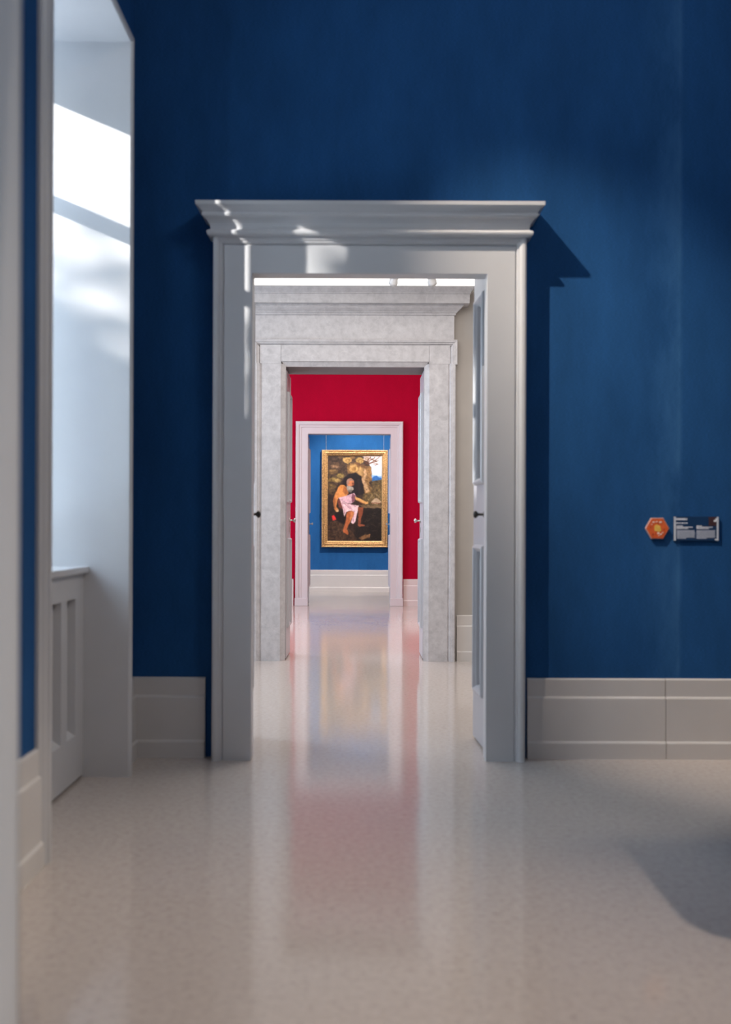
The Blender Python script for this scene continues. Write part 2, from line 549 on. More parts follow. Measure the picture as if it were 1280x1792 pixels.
# ------------------------------------------------------------------ baseboards
BP = [(0.0, 0.030), (0.070, 0.030), (0.074, 0.028), (0.080, 0.022), (0.270, 0.022), (0.274, 0.020), (0.280, 0.014), (0.354, 0.014), (0.358, 0.011), (0.360, 0.006), (0.360, -0.004), (0.0, -0.004)]
def base_front(name, x0, x1, y):
    q = MB()
    q.sweep([[(x0, y - p, z) for z, p in BP], [(x1, y - p, z) for z, p in BP]], True)
    return struct(q.build(name, M['base']))
def base_side(name, y0, y1, x, s):
    q = MB()
    q.sweep([[(x + s * p, y0, z) for z, p in BP], [(x + s * p, y1, z) for z, p in BP]], True)
    return struct(q.build(name, M['base']))
base_front('baseboard_front', -1.03, -0.700, Y1A)
base_front('baseboard_front_right', 0.753, 1.374, Y1A)
base_front('baseboard_front_far_right', 1.377, 3.2, Y1A)
base_side('baseboard_left', Y0B, NA - 0.052, -0.989, 1)
base_side('baseboard_left_corner', NB + 0.052, Y1A, -1.03, 1)
base_front('baseboard_second_right', 0.752, 3.0, Y2A)
base_front('baseboard_second_left', -3.0, -0.87, Y2A)
base_front('baseboard_third_right', 0.572, 3.0, Y3A)
base_front('baseboard_third_left', -3.0, -0.905, Y3A)
base_front('baseboard_end', -3.0, 3.0, Y4)

# ------------------------------------------------------------------ door surrounds
def architrave(parent, prof, xl, xr, zt, y, mat, z0=0.0, ear=None, bevel=0.0):
    """mitred surround; prof: (u outward from opening, p protrusion); open at the wall side"""
    q = MB(); q.sweep([[(xl - u, y - p, z0) for u, p in prof], [(xl - u, y - p, zt + u) for u, p in prof]], True); q.build('jamb', mat, parent)
    q = MB(); q.sweep([[(xr + u, y - p, z0) for u, p in prof], [(xr + u, y - p, zt + u) for u, p in prof]], True); q.build('jamb', mat, parent)
    q = MB(); q.sweep([[(xl - u, y - p, zt + u) for u, p in prof], [(xr + u, y - p, zt + u) for u, p in prof]], True); q.build('lintel', mat, parent)

def cornice(parent, prof, xl, xr, y, pb, mat, name='cornice'):
    """prof: (z, p); side returns overhang by p - pb"""
    q = MB()
    q.sweep([[(xl - (p - pb), y + 0.01, z) for z, p in prof], [(xl - (p - pb), y - p, z) for z, p in prof],
             [(xr + (p - pb), y - p, z) for z, p in prof], [(xr + (p - pb), y + 0.01, z) for z, p in prof]], False)
    n = len(prof)
    # close top and bottom
    for zi in (0, n - 1):
        z, p = prof[zi]
        q.add([(xl - (p - pb), y + 0.01, z), (xl - (p - pb), y - p, z), (xr + (p - pb), y - p, z), (xr + (p - pb), y + 0.01, z)], [(0, 1, 2, 3)])
    return q.build(name, mat, parent)

# 1: painted surround with cornice
t = empty('trim_2', (0.035, Y1A, 0)); struct(t, 'grey painted door surround with projecting cornice on the blue wall', 'door frame')
P1 = [(0.0, -0.01), (0.0, 0.075), (0.002, 0.078), (0.124, 0.078), (0.126, 0.072), (0.130, 0.072), (0.133, 0.080), (0.138, 0.084), (0.142, 0.084), (0.146, 0.089), (0.154, 0.094), (0.164, 0.095), (0.171, 0.092), (0.174, 0.086), (0.174, -0.01)]
architrave(t, P1, -0.486, 0.557, 2.164, Y1A, M['trim'])
C1 = [(2.322, 0.09), (2.326, 0.108), (2.332, 0.114), (2.340, 0.116), (2.347, 0.113), (2.351, 0.105), (2.356, 0.100), (2.368, 0.101), (2.380, 0.105), (2.392, 0.113), (2.400, 0.122), (2.403, 0.130), (2.409, 0.134), (2.416, 0.134), (2.420, 0.130), (2.426, 0.134), (2.434, 0.142), (2.440, 0.150), (2.444, 0.154), (2.447, 0.158), (2.463, 0.159)]
cornice(t, C1, -0.660, 0.731, Y1A, 0.09, M['trim'])

# 2: stone portal with crossettes, frieze and cornice
t = empty('trim_3', (-0.05, Y2A, 0)); struct(t, 'pale grey stone portal with heavy cornice framing the red room beyond', 'door frame')
P2 = [(0.0, -0.01), (0.0, 0.010), (0.012, 0.018), (0.034, 0.034), (0.037, 0.040), (0.185, 0.040), (0.188, 0.034), (0.194, 0.034), (0.198, 0.046), (0.206, 0.052), (0.214, 0.052), (0.218, 0.058), (0.236, 0.060), (0.242, 0.056), (0.244, 0.05), (0.244, -0.01)]
SXL, SXR, SZT = -0.592, 0.492, 2.300
def stone_jamb(s, xo):
    q = MB()
    q.sweep([[(xo + s * u, Y2A - p, 0) for u, p in P2], [(xo + s * u, Y2A - p, SZT + 0.02) for u, p in P2]], True)
    return q.build('jamb', M['stone'], t)
stone_jamb(-1, SXL); stone_jamb(1, SXR)
q = MB()
# lintel: inner splay, plain face, top moulding, with ears stepping out over the jambs
PL = [(0.0, -0.01), (0.0, 0.010), (0.012, 0.018), (0.034, 0.034), (0.037, 0.042), (0.160, 0.042), (0.163, 0.036), (0.168, 0.036), (0.172, 0.050), (0.182, 0.054), (0.186, 0.062), (0.204, 0.064), (0.206, 0.058), (0.206, -0.01)]
q.sweep([[(SXL - min(u, 0.037), Y2A - p, SZT + u) for u, p in PL], [(SXR + min(u, 0.037), Y2A - p, SZT + u) for u, p in PL]], True)
for s, xo in ((-1, SXL), (1, SXR)):
    q.box(min(xo + s * 0.035, xo + s * 0.20), max(xo + s * 0.035, xo + s * 0.20), Y2A - 0.042, Y2A + 0.01, SZT + 0.018, SZT + 0.165)
    EAR = [(0.196, -0.01), (0.196, 0.036), (0.202, 0.036), (0.206, 0.048), (0.216, 0.054), (0.222, 0.054), (0.226, 0.062), (0.252, 0.064), (0.256, 0.058), (0.258, -0.01)]
    q.sweep([[(xo + s * u, Y2A - p, SZT + 0.012) for u, p in EAR], [(xo + s * u, Y2A - p, SZT + u - 0.052) for u, p in EAR]], True)
    q.sweep([[(xo + s * 0.036, Y2A - p, SZT + u) for u, p in PL[5:]], [(xo + s * (u + 0.052), Y2A - p, SZT + u) for u, p in PL[5:]]], True)
q.build('lintel', M['stone'], t)
q = MB(); q.box(-0.83, 0.722, Y2A - 0.040, Y2A + 0.01, SZT + 0.2, 2.72); q.build('frieze', M['stone'], t)
C2 = [(2.695, 0.042), (2.700, 0.052), (2.712, 0.054), (2.716, 0.062), (2.724, 0.066), (2.734, 0.080), (2.746, 0.094), (2.756, 0.100), (2.760, 0.108), (2.768, 0.108), (2.770, 0.150), (2.838, 0.152), (2.842, 0.158), (2.850, 0.158), (2.856, 0.162), (2.862, 0.166), (2.874, 0.178), (2.880, 0.182), (2.890, 0.184)]
cornice(t, C2, -0.83, 0.722, Y2A, 0.042, M['stone'])

# 3: plain moulded surround on the red wall
t = empty('trim_4', (-0.157, Y3A, 0)); struct(t, 'white moulded door surround on the red wall framing the painting', 'door frame')
P3 = [(0.0, -0.01), (0.0, 0.040), (0.004, 0.044), (0.085, 0.044), (0.090, 0.052), (0.112, 0.054), (0.118, 0.062), (0.124, 0.066), (0.150, 0.072), (0.162, 0.070), (0.166, 0.06), (0.166, -0.01)]
architrave(t, P3, -0.712, 0.395, 2.305, Y3A, M['trim'])
for s, xo in ((-1, -0.712), (1, 0.395)):
    q = MB(); q.box(min(xo - s * 0.003, xo + s * 0.172), max(xo - s * 0.003, xo + s * 0.172), Y3A - 0.080, Y3A, 0, 0.105)
    q.build('plinth_block', M['trim'], t, bevel=0.004)

# near doorway the camera looks through: only its left jamb shows
t = empty('trim_5', (0.03, Y0B, 0)); struct(t, 'pale door jamb close to the camera, out of focus', 'door frame')
q = MB(); q.box(-0.53, -0.494, Y0A - 0.02, Y0B + 0.02, 0, 2.2).box(-0.68, -0.494, Y0B, Y0B + 0.02, 0, 2.35); q.build('jamb', M['trim'], t, bevel=0.008)
q = MB(); q.box(0.57, 0.60, Y0A - 0.02, Y0B + 0.02, 0, 2.2).box(0.57, 0.74, Y0B, Y0B + 0.02, 0, 2.35); q.build('jamb', M['trim'], t, bevel=0.008)
q = MB(); q.box(-0.494, 0.57, Y0A - 0.02, Y0B + 0.02, 2.2, 2.24); q.build('lintel', M['trim'], t)

# ------------------------------------------------------------------ door leaves, folded back into the reveals
def door_leaf(name, label, s, xf0, y0, xf1, y1, zt, hy, handle_mat):
    """leaf face runs from (xf0, y0) to (xf1, y1); s = +1 leaf on the right (face looks to -x), -1 on the left"""
    root = empty(name, ((xf0 + xf1) / 2, (y0 + y1) / 2, 0)); struct(root, label, 'door')
    T = 0.035
    def P(y, z, d):                       # d: distance out of the face into the opening
        k = (y - y0) / (y1 - y0)
        return (xf0 + (xf1 - xf0) * k - s * d, y, z)
    def slab(mb, ya, yb, za, zb, d0, d1):
        vs = [P(ya, za, d0), P(yb, za, d0), P(yb, zb, d0), P(ya, zb, d0), P(ya, za, d1), P(yb, za, d1), P(yb, zb, d1), P(ya, zb, d1)]
        mb.add(vs, [(0, 1, 2, 3), (4, 7, 6, 5), (0, 4, 5, 1), (1, 5, 6, 2), (2, 6, 7, 3), (3, 7, 4, 0)])
    st = 0.085
    fields = ((0.255, 0.945), (1.255, zt - 0.17))
    fr = MB()
    slab(fr, y0, y0 + st, 0.012, zt, -T, 0); slab(fr, y1 - st, y1, 0.012, zt, -T, 0)
    slab(fr, y0 + st, y1 - st, 0.012, fields[0][0], -T, 0)
    slab(fr, y0 + st, y1 - st, fields[0][1], fields[1][0], -T, 0)
    slab(fr, y0 + st, y1 - st, fields[1][1], zt, -T, 0)
    fr.build('leaf_frame', M['door'], root)
    mp = [(0.0, -0.02), (0.0, 0.004), (0.006, 0.016), (0.014, 0.020), (0.020, 0.017), (0.026, 0.008), (0.032, 0.002), (0.036, -0.012), (0.036, -0.02)]
    for za, zb in fields:
        pn = MB(); slab(pn, y0 + st - 0.004, y1 - st + 0.004, za - 0.004, zb + 0.004, -T + 0.004, -0.014)
        slab(pn, y0 + st + 0.06, y1 - st - 0.06, za + 0.06, zb - 0.06, -0.02, -0.006)
        pn.build('panel', M['door'], root)
        a, c = y0 + st - 0.012, y1 - st + 0.012
        e, g = za - 0.012, zb + 0.012
        md = MB()
        rows = [[P(a + u, e + u, d) for u, d in mp], [P(c - u, e + u, d) for u, d in mp], [P(c - u, g - u, d) for u, d in mp], [P(a + u, g - u, d) for u, d in mp], [P(a + u, e + u, d) for u, d in mp]]
        md.sweep(rows, True, caps=False)
        md.build('panel_moulding', M['door'], root)
    hd = MB()
    o = Vector(P(hy, 1.10, 0)); n = Vector((-s, 0, 0))
    hd.lathe(o, n, [(0.0, 0), (0.020, 0), (0.020, 0.004), (0.014, 0.007), (0.006, 0.009), (0.006, 0.030), (0.010, 0.034), (0.017, 0.040), (0.018, 0.047), (0.012, 0.053), (0.0, 0.055)], 16)
    hd.box(o.x + n.x * 0.001 - 0.002, o.x + n.x * 0.001 + 0.002, hy - 0.014, hy + 0.014, 1.005, 1.045)
    hd.build('handle', handle_mat, root)
    return root

door_leaf('door_1', 'pale panelled door leaf folded into right side of nearest doorway', 1, 0.580, 4.545, 0.558, 4.93, 2.30, 4.62, M['iron'])
door_leaf('door_2', 'panelled door leaf at left side of nearest doorway', -1, -0.538, 4.52, -0.538, 4.93, 2.30, 4.80, M['iron'])
door_leaf('door_3', 'panelled door leaf inside right side of the stone portal', 1, 0.490, 7.84, 0.488, 8.27, 2.28, 8.14, M['chrome'])
door_leaf('door_4', 'panelled door leaf inside left side of the stone portal', -1, -0.588, 7.84, -0.586, 8.27, 2.28, 8.14, M['chrome'])
door_leaf('door_5', 'door leaf inside right side of the doorway in the red wall', 1, 0.398, 13.42, 0.396, 13.77, 2.28, 13.70, M['chrome'])
door_leaf('door_6', 'door leaf inside left side of the doorway in the red wall', -1, -0.714, 13.42, -0.714, 13.77, 2.28, 13.70, M['chrome'])

# ------------------------------------------------------------------ panelled cabinet under the window
c = empty('window_cabinet', (-1.32, 3.6, 0))
tag(c, 'pale panelled cabinet under the sill inside the window niche', 'cabinet')
XF = -1.149
q = MB()
pan = [(3.13 + 0.19 * k, 3.25 + 0.19 * k) for k in range(5)]
zs0, zs1 = 0.194, 0.745
q.box(XF - 0.045, XF, NA + 0.002, NB - 0.002, 0.012, zs0); q.box(XF - 0.045, XF, NA + 0.002, NB - 0.002, zs1, 0.845)
edges = [NA + 0.002] + [v for ab in pan for v in ab] + [NB - 0.002]
for k in range(0, len(edges), 2):
    q.box(XF - 0.045, XF, edges[k], edges[k + 1], zs0, zs1)
q.build('front_frame', M['trim'], c)
for (ya, yb) in pan:
    q = MB()
    q.box(XF - 0.044, XF - 0.032, ya, yb, zs0, zs1)
    q.add([(XF - 0.032, ya, zs0 + 0.02), (XF - 0.032, yb, zs0 + 0.02), (XF, yb, zs0), (XF, ya, zs0)], [(0, 1, 2, 3)])
    q.build('panel', M['trim'], c)
q = MB(); q.box(-1.575, XF + 0.022, NA + 0.002, NB - 0.002, 0.845, 0.872); q.build('sill_board', M['trim'], c, bevel=0.005)

# ------------------------------------------------------------------ rounded plinth added out of view at right to cast the floor shadow
def rounded(x0, x1, y0, y1, r, z, n=8):
    out = []
    for cx, cy, a0 in ((x1 - r, y1 - r, 0), (x0 + r, y1 - r, 90), (x0 + r, y0 + r, 180), (x1 - r, y0 + r, 270)):
        for k in range(n + 1):
            a_ = R(a0 + 90 * k / n); out.append((cx + r * math.cos(a_), cy + r * math.sin(a_), z))
    return out
dp = empty('shadow_plinth', (1.75, 2.8, 0)); tag(dp, 'unseen round-cornered dark plinth added to cast the floor shadow at right', 'plinth')
q = MB(); q.sweep([rounded(1.27, 2.25, 2.34, 3.22, 0.16, 0.0), rounded(1.27, 2.25, 2.34, 3.22, 0.16, 0.78)], True); q.build('body', M['navy'], dp)
q = MB(); q.sweep([rounded(1.25, 2.27, 2.32, 3.24, 0.17, 0.78), rounded(1.25, 2.27, 2.32, 3.24, 0.17, 0.82)], True); q.build('top_board', M['navy'], dp)

# ------------------------------------------------------------------ wall signs
YS = Y1A - 0.001
h = empty('hexagonal_sign', (1.337, YS, 1.038)); tag(h, 'small orange hexagonal sign with yellow centre on the blue wall', 'sign')
def hexpts(r, y, n=6, cx=1.337, cz=1.038):
    return [(cx + r * math.cos(2 * math.pi * k / n), y, cz + r * math.sin(2 * math.pi * k / n)) for k in range(n)]
q = MB(); q.sweep([hexpts(0.0545, YS), hexpts(0.0545, YS - 0.010), hexpts(0.0530, YS - 0.012)], True); q.build('backing_plate', M['signedge'], h)
q = MB(); q.sweep([hexpts(0.0505, YS - 0.0115), hexpts(0.0505, YS - 0.0130)], True); q.build('printed_face', M['orange'], h)
def flat(mb, pts, y0, y1, cx, cz, sc_=1.0):
    mb.sweep([[(cx + a * sc_, y0, cz + b_ * sc_) for a, b_ in pts], [(cx + a * sc_, y1, cz + b_ * sc_) for a, b_ in pts]], True)
q = MB()
flat(q, [(-0.014, 0.004), (-0.012, 0.014), (-0.004, 0.018), (0.005, 0.015), (0.013, 0.010), (0.014, 0.000), (0.018, -0.010), (0.008, -0.016), (-0.004, -0.013), (-0.013, -0.012)], YS - 0.0125, YS - 0.0138, 1.337, 1.038)
q.build('printed_emblem', M['yellow'], h)
for a, bz, ww, hh in ((-0.018, 0.028, 0.012, 0.006), (-0.004, 0.030, 0.009, 0.005), (0.013, 0.028, 0.013, 0.007), (-0.026, 0.018, 0.006, 0.005), (0.004, -0.022, 0.012, 0.008), (0.016, -0.026, 0.010, 0.007), (0.024, -0.019, 0.009, 0.005), (0.006, -0.033, 0.008, 0.004)):
    q = MB(); flat(q, [(-ww / 2, -hh / 2), (ww / 2, -hh / 2 + 0.001), (ww / 2 - 0.001, hh / 2), (-ww / 2 + 0.002, hh / 2)], YS - 0.0125, YS - 0.0138, 1.337 + a, 1.038 + bz)
    q.build('printed_mark', M['cream'], h)
for a, bz, ww, hh in ((0.004, 0.022, 0.003, 0.010), (-0.020, -0.027, 0.004, 0.010), (0.030, -0.006, 0.003, 0.008), (-0.008, -0.026, 0.003, 0.007), (-0.032, 0.004, 0.003, 0.008)):
    q = MB(); flat(q, [(-ww / 2, -hh / 2), (ww / 2, -hh / 2 + 0.001), (ww / 2, hh / 2), (-ww / 2, hh / 2)], YS - 0.0125, YS - 0.0137, 1.337 + a, 1.038 + bz)
    q.build('printed_dark_mark', M['darkred'], h)

l = empty('information_label', (1.513, YS, 1.036)); tag(l, 'dark blue rectangular label with white text in two columns on the wall', 'label')
LX0, LZ1 = 1.4125, 1.092
def lx(px): return LX0 + (px - 530) / 582.0 * 0.2010
def lz(py): return LZ1 - (py - 95) / 315.0 * 0.1090
q = MB(); q.box(lx(530), lx(1112), YS - 0.008, YS, lz(410), lz(95)); q.build('panel', M['navy'], l, bevel=0.0008)
for ea, eb in ((530, 556), (1090, 1113)):
    q = MB(); q.box(lx(ea), lx(eb), YS - 0.0095, YS - 0.004, lz(408), lz(97)); q.build('clip_edge', M['edge'], l)
q = MB(); q.box(lx(985), lx(1085), YS - 0.0086, YS - 0.004, lz(215), lz(100)); q.build('printed_block', M['brown'], l)
rnd = random.Random(3)
def words_line(mb, x0, x1, y0, y1, gap=6, mean=26):
    x = x0
    while x < x1 - 4:
        ww = min(rnd.uniform(0.5, 1.5) * mean, x1 - x)
        mb.box(lx(x), lx(x + ww), YS - 0.0088, YS - 0.005, lz(y1), lz(y0))
        x += ww + gap
q = MB()
words_line(q, 560, 710, 117, 143, 4, 20)
q.build('title_text', M['print'], l)
q = MB(); q.box(lx(1050), lx(1085), YS - 0.0090, YS - 0.005, lz(162), lz(140)).box(lx(1072), lx(1091), YS - 0.0090, YS - 0.005, lz(142), lz(118)); q.build('corner_logo', M['print'], l)
q = MB(); q.box(lx(1066), lx(1092), YS - 0.0090, YS - 0.005, lz(402), lz(386)); q.build('corner_mark', M['print'], l)
q = MB()
words_line(q, 562, 720, 172, 188, 8, 16)
for x0, xs in ((566, (645, 775, 720)), (826, (895, 1040, 985))):
    for k, xe in enumerate(xs):
        words_line(q, x0, xe, 212 + 16 * k, 224 + 16 * k, 4, 18)
q.build('heading_text', M['print'], l)
q = MB()
for x0, x1, last in ((570, 808, 690), (826, 1072, 962)):
    for k in range(8):
        words_line(q, x0, (last if k == 7 else x1 - rnd.uniform(0, 8)), 273 + 14.2 * k, 284 + 14.2 * k, 4, 22)
q.build('paragraph_text', M['printdim'], l)

# ------------------------------------------------------------------ painting in the last room
PX0, PX1, PZ0, PZ1 = -0.645, 0.437, 0.733, 2.322
p = empty('framed_painting', ((PX0 + PX1) / 2, Y4, PZ0))
tag(p, 'gilt framed oil painting of a seated bearded man on the far blue wall', 'painting')
FW, FB = 0.100, 0.110
fp = [(0.0, 0.0), (0.0, 0.060), (0.006, 0.070), (0.014, 0.074), (0.022, 0.070), (0.026, 0.058), (0.030, 0.056), (0.034, 0.062), (0.056, 0.066), (0.062, 0.060), (0.066, 0.050), (0.070, 0.052), (0.078, 0.050), (0.084, 0.040), (0.092, 0.034), (0.098, 0.026), (0.100, 0.010), (0.100, 0.0)]
q = MB()
rows = []
for (sx, sz) in ((0, 0), (1, 0), (1, 1), (0, 1), (0, 0)):
    rows.append([((PX0 + u) if sx == 0 else (PX1 - u), Y4 - d - 0.004, (PZ0 + u * 1.05) if sz == 0 else (PZ1 - u * 0.95)) for u, d in fp])
q.sweep(rows, True, caps=False); q.build('frame', M['gold'], p)
q = MB()
def bead_row(u, d, step, r):
    x0, x1, z0, z1 = PX0 + u, PX1 - u, PZ0 + u * 1.05, PZ1 - u * 0.95
    nx = int((x1 - x0) / step); nz = int((z1 - z0) / step)
    for k in range(nx + 1):
        x = x0 + (x1 - x0) * k / nx
        for z in (z0, z1): q.sphere((x, Y4 - d, z), r, 5)
    for k in range(1, nz):
        z = z0 + (z1 - z0) * k / nz
        for x in (x0, x1): q.sphere((x, Y4 - d, z), r, 5)
bead_row(0.045, 0.069, 0.030, 0.010)
bead_row(0.074, 0.054, 0.018, 0.006)
q.build('carved_beading', M['gold'], p)

# the picture surface: coloured patches laid down back to front
CX0, CX1, CZ0, CZ1 = PX0 + 0.094, PX1 - 0.094, PZ0 + 0.100, PZ1 - 0.090
NX, NZ_ = 150, 234
rng = np.random.default_rng(5)
gx, gy = np.meshgrid(np.linspace(228, 950, NX), np.linspace(360, 1525, NZ_))
img = np.zeros((NZ_, NX, 3))
def smooth_noise(cell):
    a = rng.random((int(NZ_ / cell) + 3, int(NX / cell) + 3))
    yy = np.arange(NZ_) / cell; xx = np.arange(NX) / cell
    y0 = yy.astype(int); x0 = xx.astype(int); fy = (yy - y0)[:, None]; fx = (xx - x0)[None, :]
    fy = fy * fy * (3 - 2 * fy); fx = fx * fx * (3 - 2 * fx)
    A = a[np.ix_(y0, x0)]; B = a[np.ix_(y0, x0 + 1)]; C_ = a[np.ix_(y0 + 1, x0)]; D = a[np.ix_(y0 + 1, x0 + 1)]
    return (A * (1 - fx) + B * fx) * (1 - fy) + (C_ * (1 - fx) + D * fx) * fy
warpx = (smooth_noise(7) - 0.5) * 22 + (smooth_noise(3) - 0.5) * 10
warpy = (smooth_noise(7) - 0.5) * 22 + (smooth_noise(3) - 0.5) * 10
tex = smooth_noise(5) * 0.5 + smooth_noise(2.5) * 0.5
tex2 = smooth_noise(12) * 0.6 + smooth_noise(4) * 0.4
def blur(a, n):
    for _ in range(n):
        a = (a + np.roll(a, 1, 0) + np.roll(a, -1, 0) + np.roll(a, 1, 1) + np.roll(a, -1, 1)) / 5
    return a
def lay(mask, col, amt=1.0, soft=1, var=0.25):
    global img
    m_ = blur(mask.astype(float), soft)[..., None] * amt
    c_ = np.array(col)[None, None] / 255.0
    c_ = c_ * (1 - var / 2 + var * tex[..., None])
    img = img * (1 - m_) + c_ * m_
def poly(pts, wv=0.4):
    X = gx + warpx * wv; Y = gy + warpy * wv
    ins = np.zeros(X.shape, bool)
    n = len(pts)
    for i in range(n):
        xa, ya = pts[i]; xb, yb = pts[(i + 1) % n]
        if ya == yb: continue
        cnd = ((ya > Y) != (yb > Y)) & (X < (xb - xa) * (Y - ya) / (yb - ya) + xa)
        ins ^= cnd
    return ins
def ell(cx, cy, rx, ry, wv=1.0):
    X = gx + warpx * wv; Y = gy + warpy * wv
    return ((X - cx) / rx) ** 2 + ((Y - cy) / ry) ** 2 < 1
def stroke(x0, y0, x1, y1, wd, wv=0.5):
    X = gx + warpx * wv; Y = gy + warpy * wv
    dx, dy = x1 - x0, y1 - y0
    tt = np.clip(((X - x0) * dx + (Y - y0) * dy) / (dx * dx + dy * dy), 0, 1)
    return np.hypot(X - x0 - tt * dx, Y - y0 - tt * dy) < wd
lay(np.ones_like(gx, bool), (62, 50, 42), 1, 0, 0.6)
lay(poly([(228, 360), (700, 360), (720, 560), (500, 640), (228, 900)]), (78, 62, 50), 1, 3, 0.7)
lay(poly([(690, 360), (960, 360), (960, 560), (800, 540), (770, 450)]), (228, 214, 212), 1, 3, 0.15)
lay(poly([(795, 500), (960, 480), (960, 640), (810, 650)]), (196, 208, 226), 1, 3, 0.1)
lay(poly([(805, 620), (960, 640), (960, 700), (810, 705)]), (140, 172, 208), 1, 2, 0.1)
lay(poly([(812, 665), (850, 640), (880, 632), (915, 655), (960, 668), (960, 712), (815, 706)]), (52, 104, 158), 1, 1, 0.2)
for cx, cy, rx, ry, cl in ((490, 415, 58, 45, (196, 158, 100)), (655, 425, 52, 42, (186, 152, 92)), (740, 400, 45, 32, (214, 184, 168)), (560, 385, 30, 22, (140, 108, 70)), (400, 380, 40, 20, (110, 88, 66))):
    lay(ell(cx, cy, rx, ry), cl, 0.95, 2, 0.4); lay(ell(cx + 8, cy + 4, rx * 0.55, ry * 0.5), (90, 66, 42), 0.6, 2)
    lay(ell(cx + 6, cy + 6, rx * 0.3, ry * 0.3), cl, 0.8, 2)
for cx, cy, rx, ry, cl in ((325, 505, 65, 34, (134, 106, 82)), (300, 580, 62, 36, (122, 98, 66)), (400, 630, 52, 36, (136, 116, 72)), (310, 690, 74, 34, (126, 106, 66)), (285, 780, 60, 40, (104, 86, 58)), (350, 470, 60, 26, (96, 76, 58)), (290, 860, 50, 40, (84, 68, 48)), (370, 700, 40, 22, (150, 124, 80))):
    lay(ell(cx, cy, rx, ry), cl, 0.9, 3, 0.7); lay(ell(cx - 6, cy - ry * 0.4, rx * 0.6, ry * 0.3), tuple(min(255, v * 1.25) for v in cl), 0.7, 2)
lay(poly([(480, 480), (600, 445), (700, 490), (808, 505), (815, 700), (775, 715), (835, 830), (800, 870), (700, 880), (660, 700), (600, 620), (500, 610)]), (128, 98, 64), 1, 2, 0.6)
lay(ell(570, 535, 58, 58), (186, 148, 96), 0.9, 3, 0.4); lay(ell(572, 540, 30, 30), (140, 104, 62), 0.7, 3)
lay(ell(655, 575, 44, 66), (178, 142, 94), 0.85, 3, 0.4); lay(poly([(600, 450), (690, 475), (760, 520), (740, 530), (650, 500), (590, 470)]), (110, 78, 52), 0.8, 2)
lay(poly([(700, 520), (735, 545), (750, 620), (720, 690), (790, 845), (735, 865), (700, 760), (670, 690), (715, 630)]), (190, 154, 118), 0.85, 2, 0.4)
lay(poly([(745, 540), (808, 520), (812, 690), (760, 700)]), (146, 110, 70), 0.8, 2, 0.5)
lay(poly([(425, 740), (450, 660), (510, 605), (600, 592), (670, 645), (700, 760), (720, 880), (600, 905), (480, 900)]), (36, 28, 30), 1, 3, 0.5)
lay(stroke(640, 690, 655, 860, 20), (58, 48, 46), 0.7, 3)
lay(poly([(820, 705), (960, 680), (960, 1050), (690, 1040), (700, 880), (800, 860)]), (98, 82, 56), 1, 2, 0.7)
for _ in range(40):
    x = rng.uniform(720, 945); y = rng.uniform(720, 960)
    lay(stroke(x, y, x + rng.uniform(-30, 30), y + rng.uniform(10, 40), 5), (140, 118, 78) if rng.random() < 0.5 else (64, 50, 36), 0.5, 1)
for a in ((720, 480, 850, 380, 7), (760, 470, 900, 430, 6), (800, 400, 880, 440, 7), (700, 420, 760, 480, 9), (790, 470, 920, 370, 5), (840, 470, 900, 470, 4), (850, 500, 905, 470, 4), (740, 450, 800, 380, 7)):
    lay(stroke(*a), (92, 58, 40), 0.85, 1)
lay(poly([(640, 1030), (955, 1040), (955, 1080), (700, 1068)]), (128, 106, 80), 0.9, 1, 0.5)
lay(poly([(805, 990), (870, 930), (945, 985), (900, 1020), (820, 1022)]), (178, 154, 128), 0.95, 1, 0.3); lay(stroke(820, 1005, 930, 1008, 7), (120, 70, 55), 0.8, 1)
lay(stroke(850, 870, 940, 945, 8), (150, 130, 100), 0.6, 1); lay(stroke(770, 960, 830, 890, 6), (160, 140, 108), 0.6, 1)
lay(poly([(690, 1078), (960, 1085), (960, 1530), (560, 1530), (600, 1350), (690, 1320)]), (44, 38, 32), 1, 3, 0.6)
for _ in range(60):
    x = rng.uniform(700, 940); y = rng.uniform(1090, 1500)
    lay(stroke(x, y, x + rng.uniform(-50, 50), y + rng.uniform(-18, 18), 3.5), (92, 82, 70) if rng.random() < 0.6 else (26, 24, 22), 0.55, 1)
lay(poly([(228, 1260), (420, 1240), (560, 1400), (640, 1530), (228, 1530)]), (82, 64, 50), 1, 3, 0.7)
for _ in range(40):
    x = rng.uniform(235, 560); y = rng.uniform(1230, 1510)
    lay(ell(x, y, rng.uniform(8, 26), rng.uniform(5, 14)), (116, 92, 70) if rng.random() < 0.5 else (48, 38, 32), 0.5, 2)
lay(poly([(640, 1480), (720, 1440), (810, 1425), (790, 1470), (690, 1510)]), (138, 104, 72), 0.9, 2, 0.5)
lay(poly([(330, 1140), (420, 1120), (470, 1200), (450, 1300), (340, 1240)]), (40, 32, 30), 0.9, 3)
# the seated figure
lay(poly([(370, 790), (400, 758), (440, 755), (490, 800), (510, 870), (480, 910), (410, 930), (375, 940), (352, 890)], 0.15), (208, 142, 84), 1, 1, 0.2)
lay(poly([(440, 770), (490, 800), (510, 880), (470, 890), (430, 850)], 0.15), (150, 92, 56), 0.75, 2)
lay(poly([(372, 800), (420, 810), (385, 900), (355, 990), (345, 1060), (378, 1090), (372, 1125), (345, 1128), (318, 1085), (304, 970), (330, 880)], 0.15), (204, 138, 84), 1, 1, 0.2)
lay(poly([(304, 970), (330, 900), (335, 1000), (330, 1090), (318, 1085)], 0.15), (140, 82, 52), 0.7, 2)
lay(ell(530, 725, 50, 56, 0.2), (190, 122, 84), 1, 1, 0.2); lay(poly([(480, 700), (510, 670), (570, 685), (580, 705), (520, 700), (500, 760), (484, 760)], 0.2), (146, 118, 106), 0.9, 1)
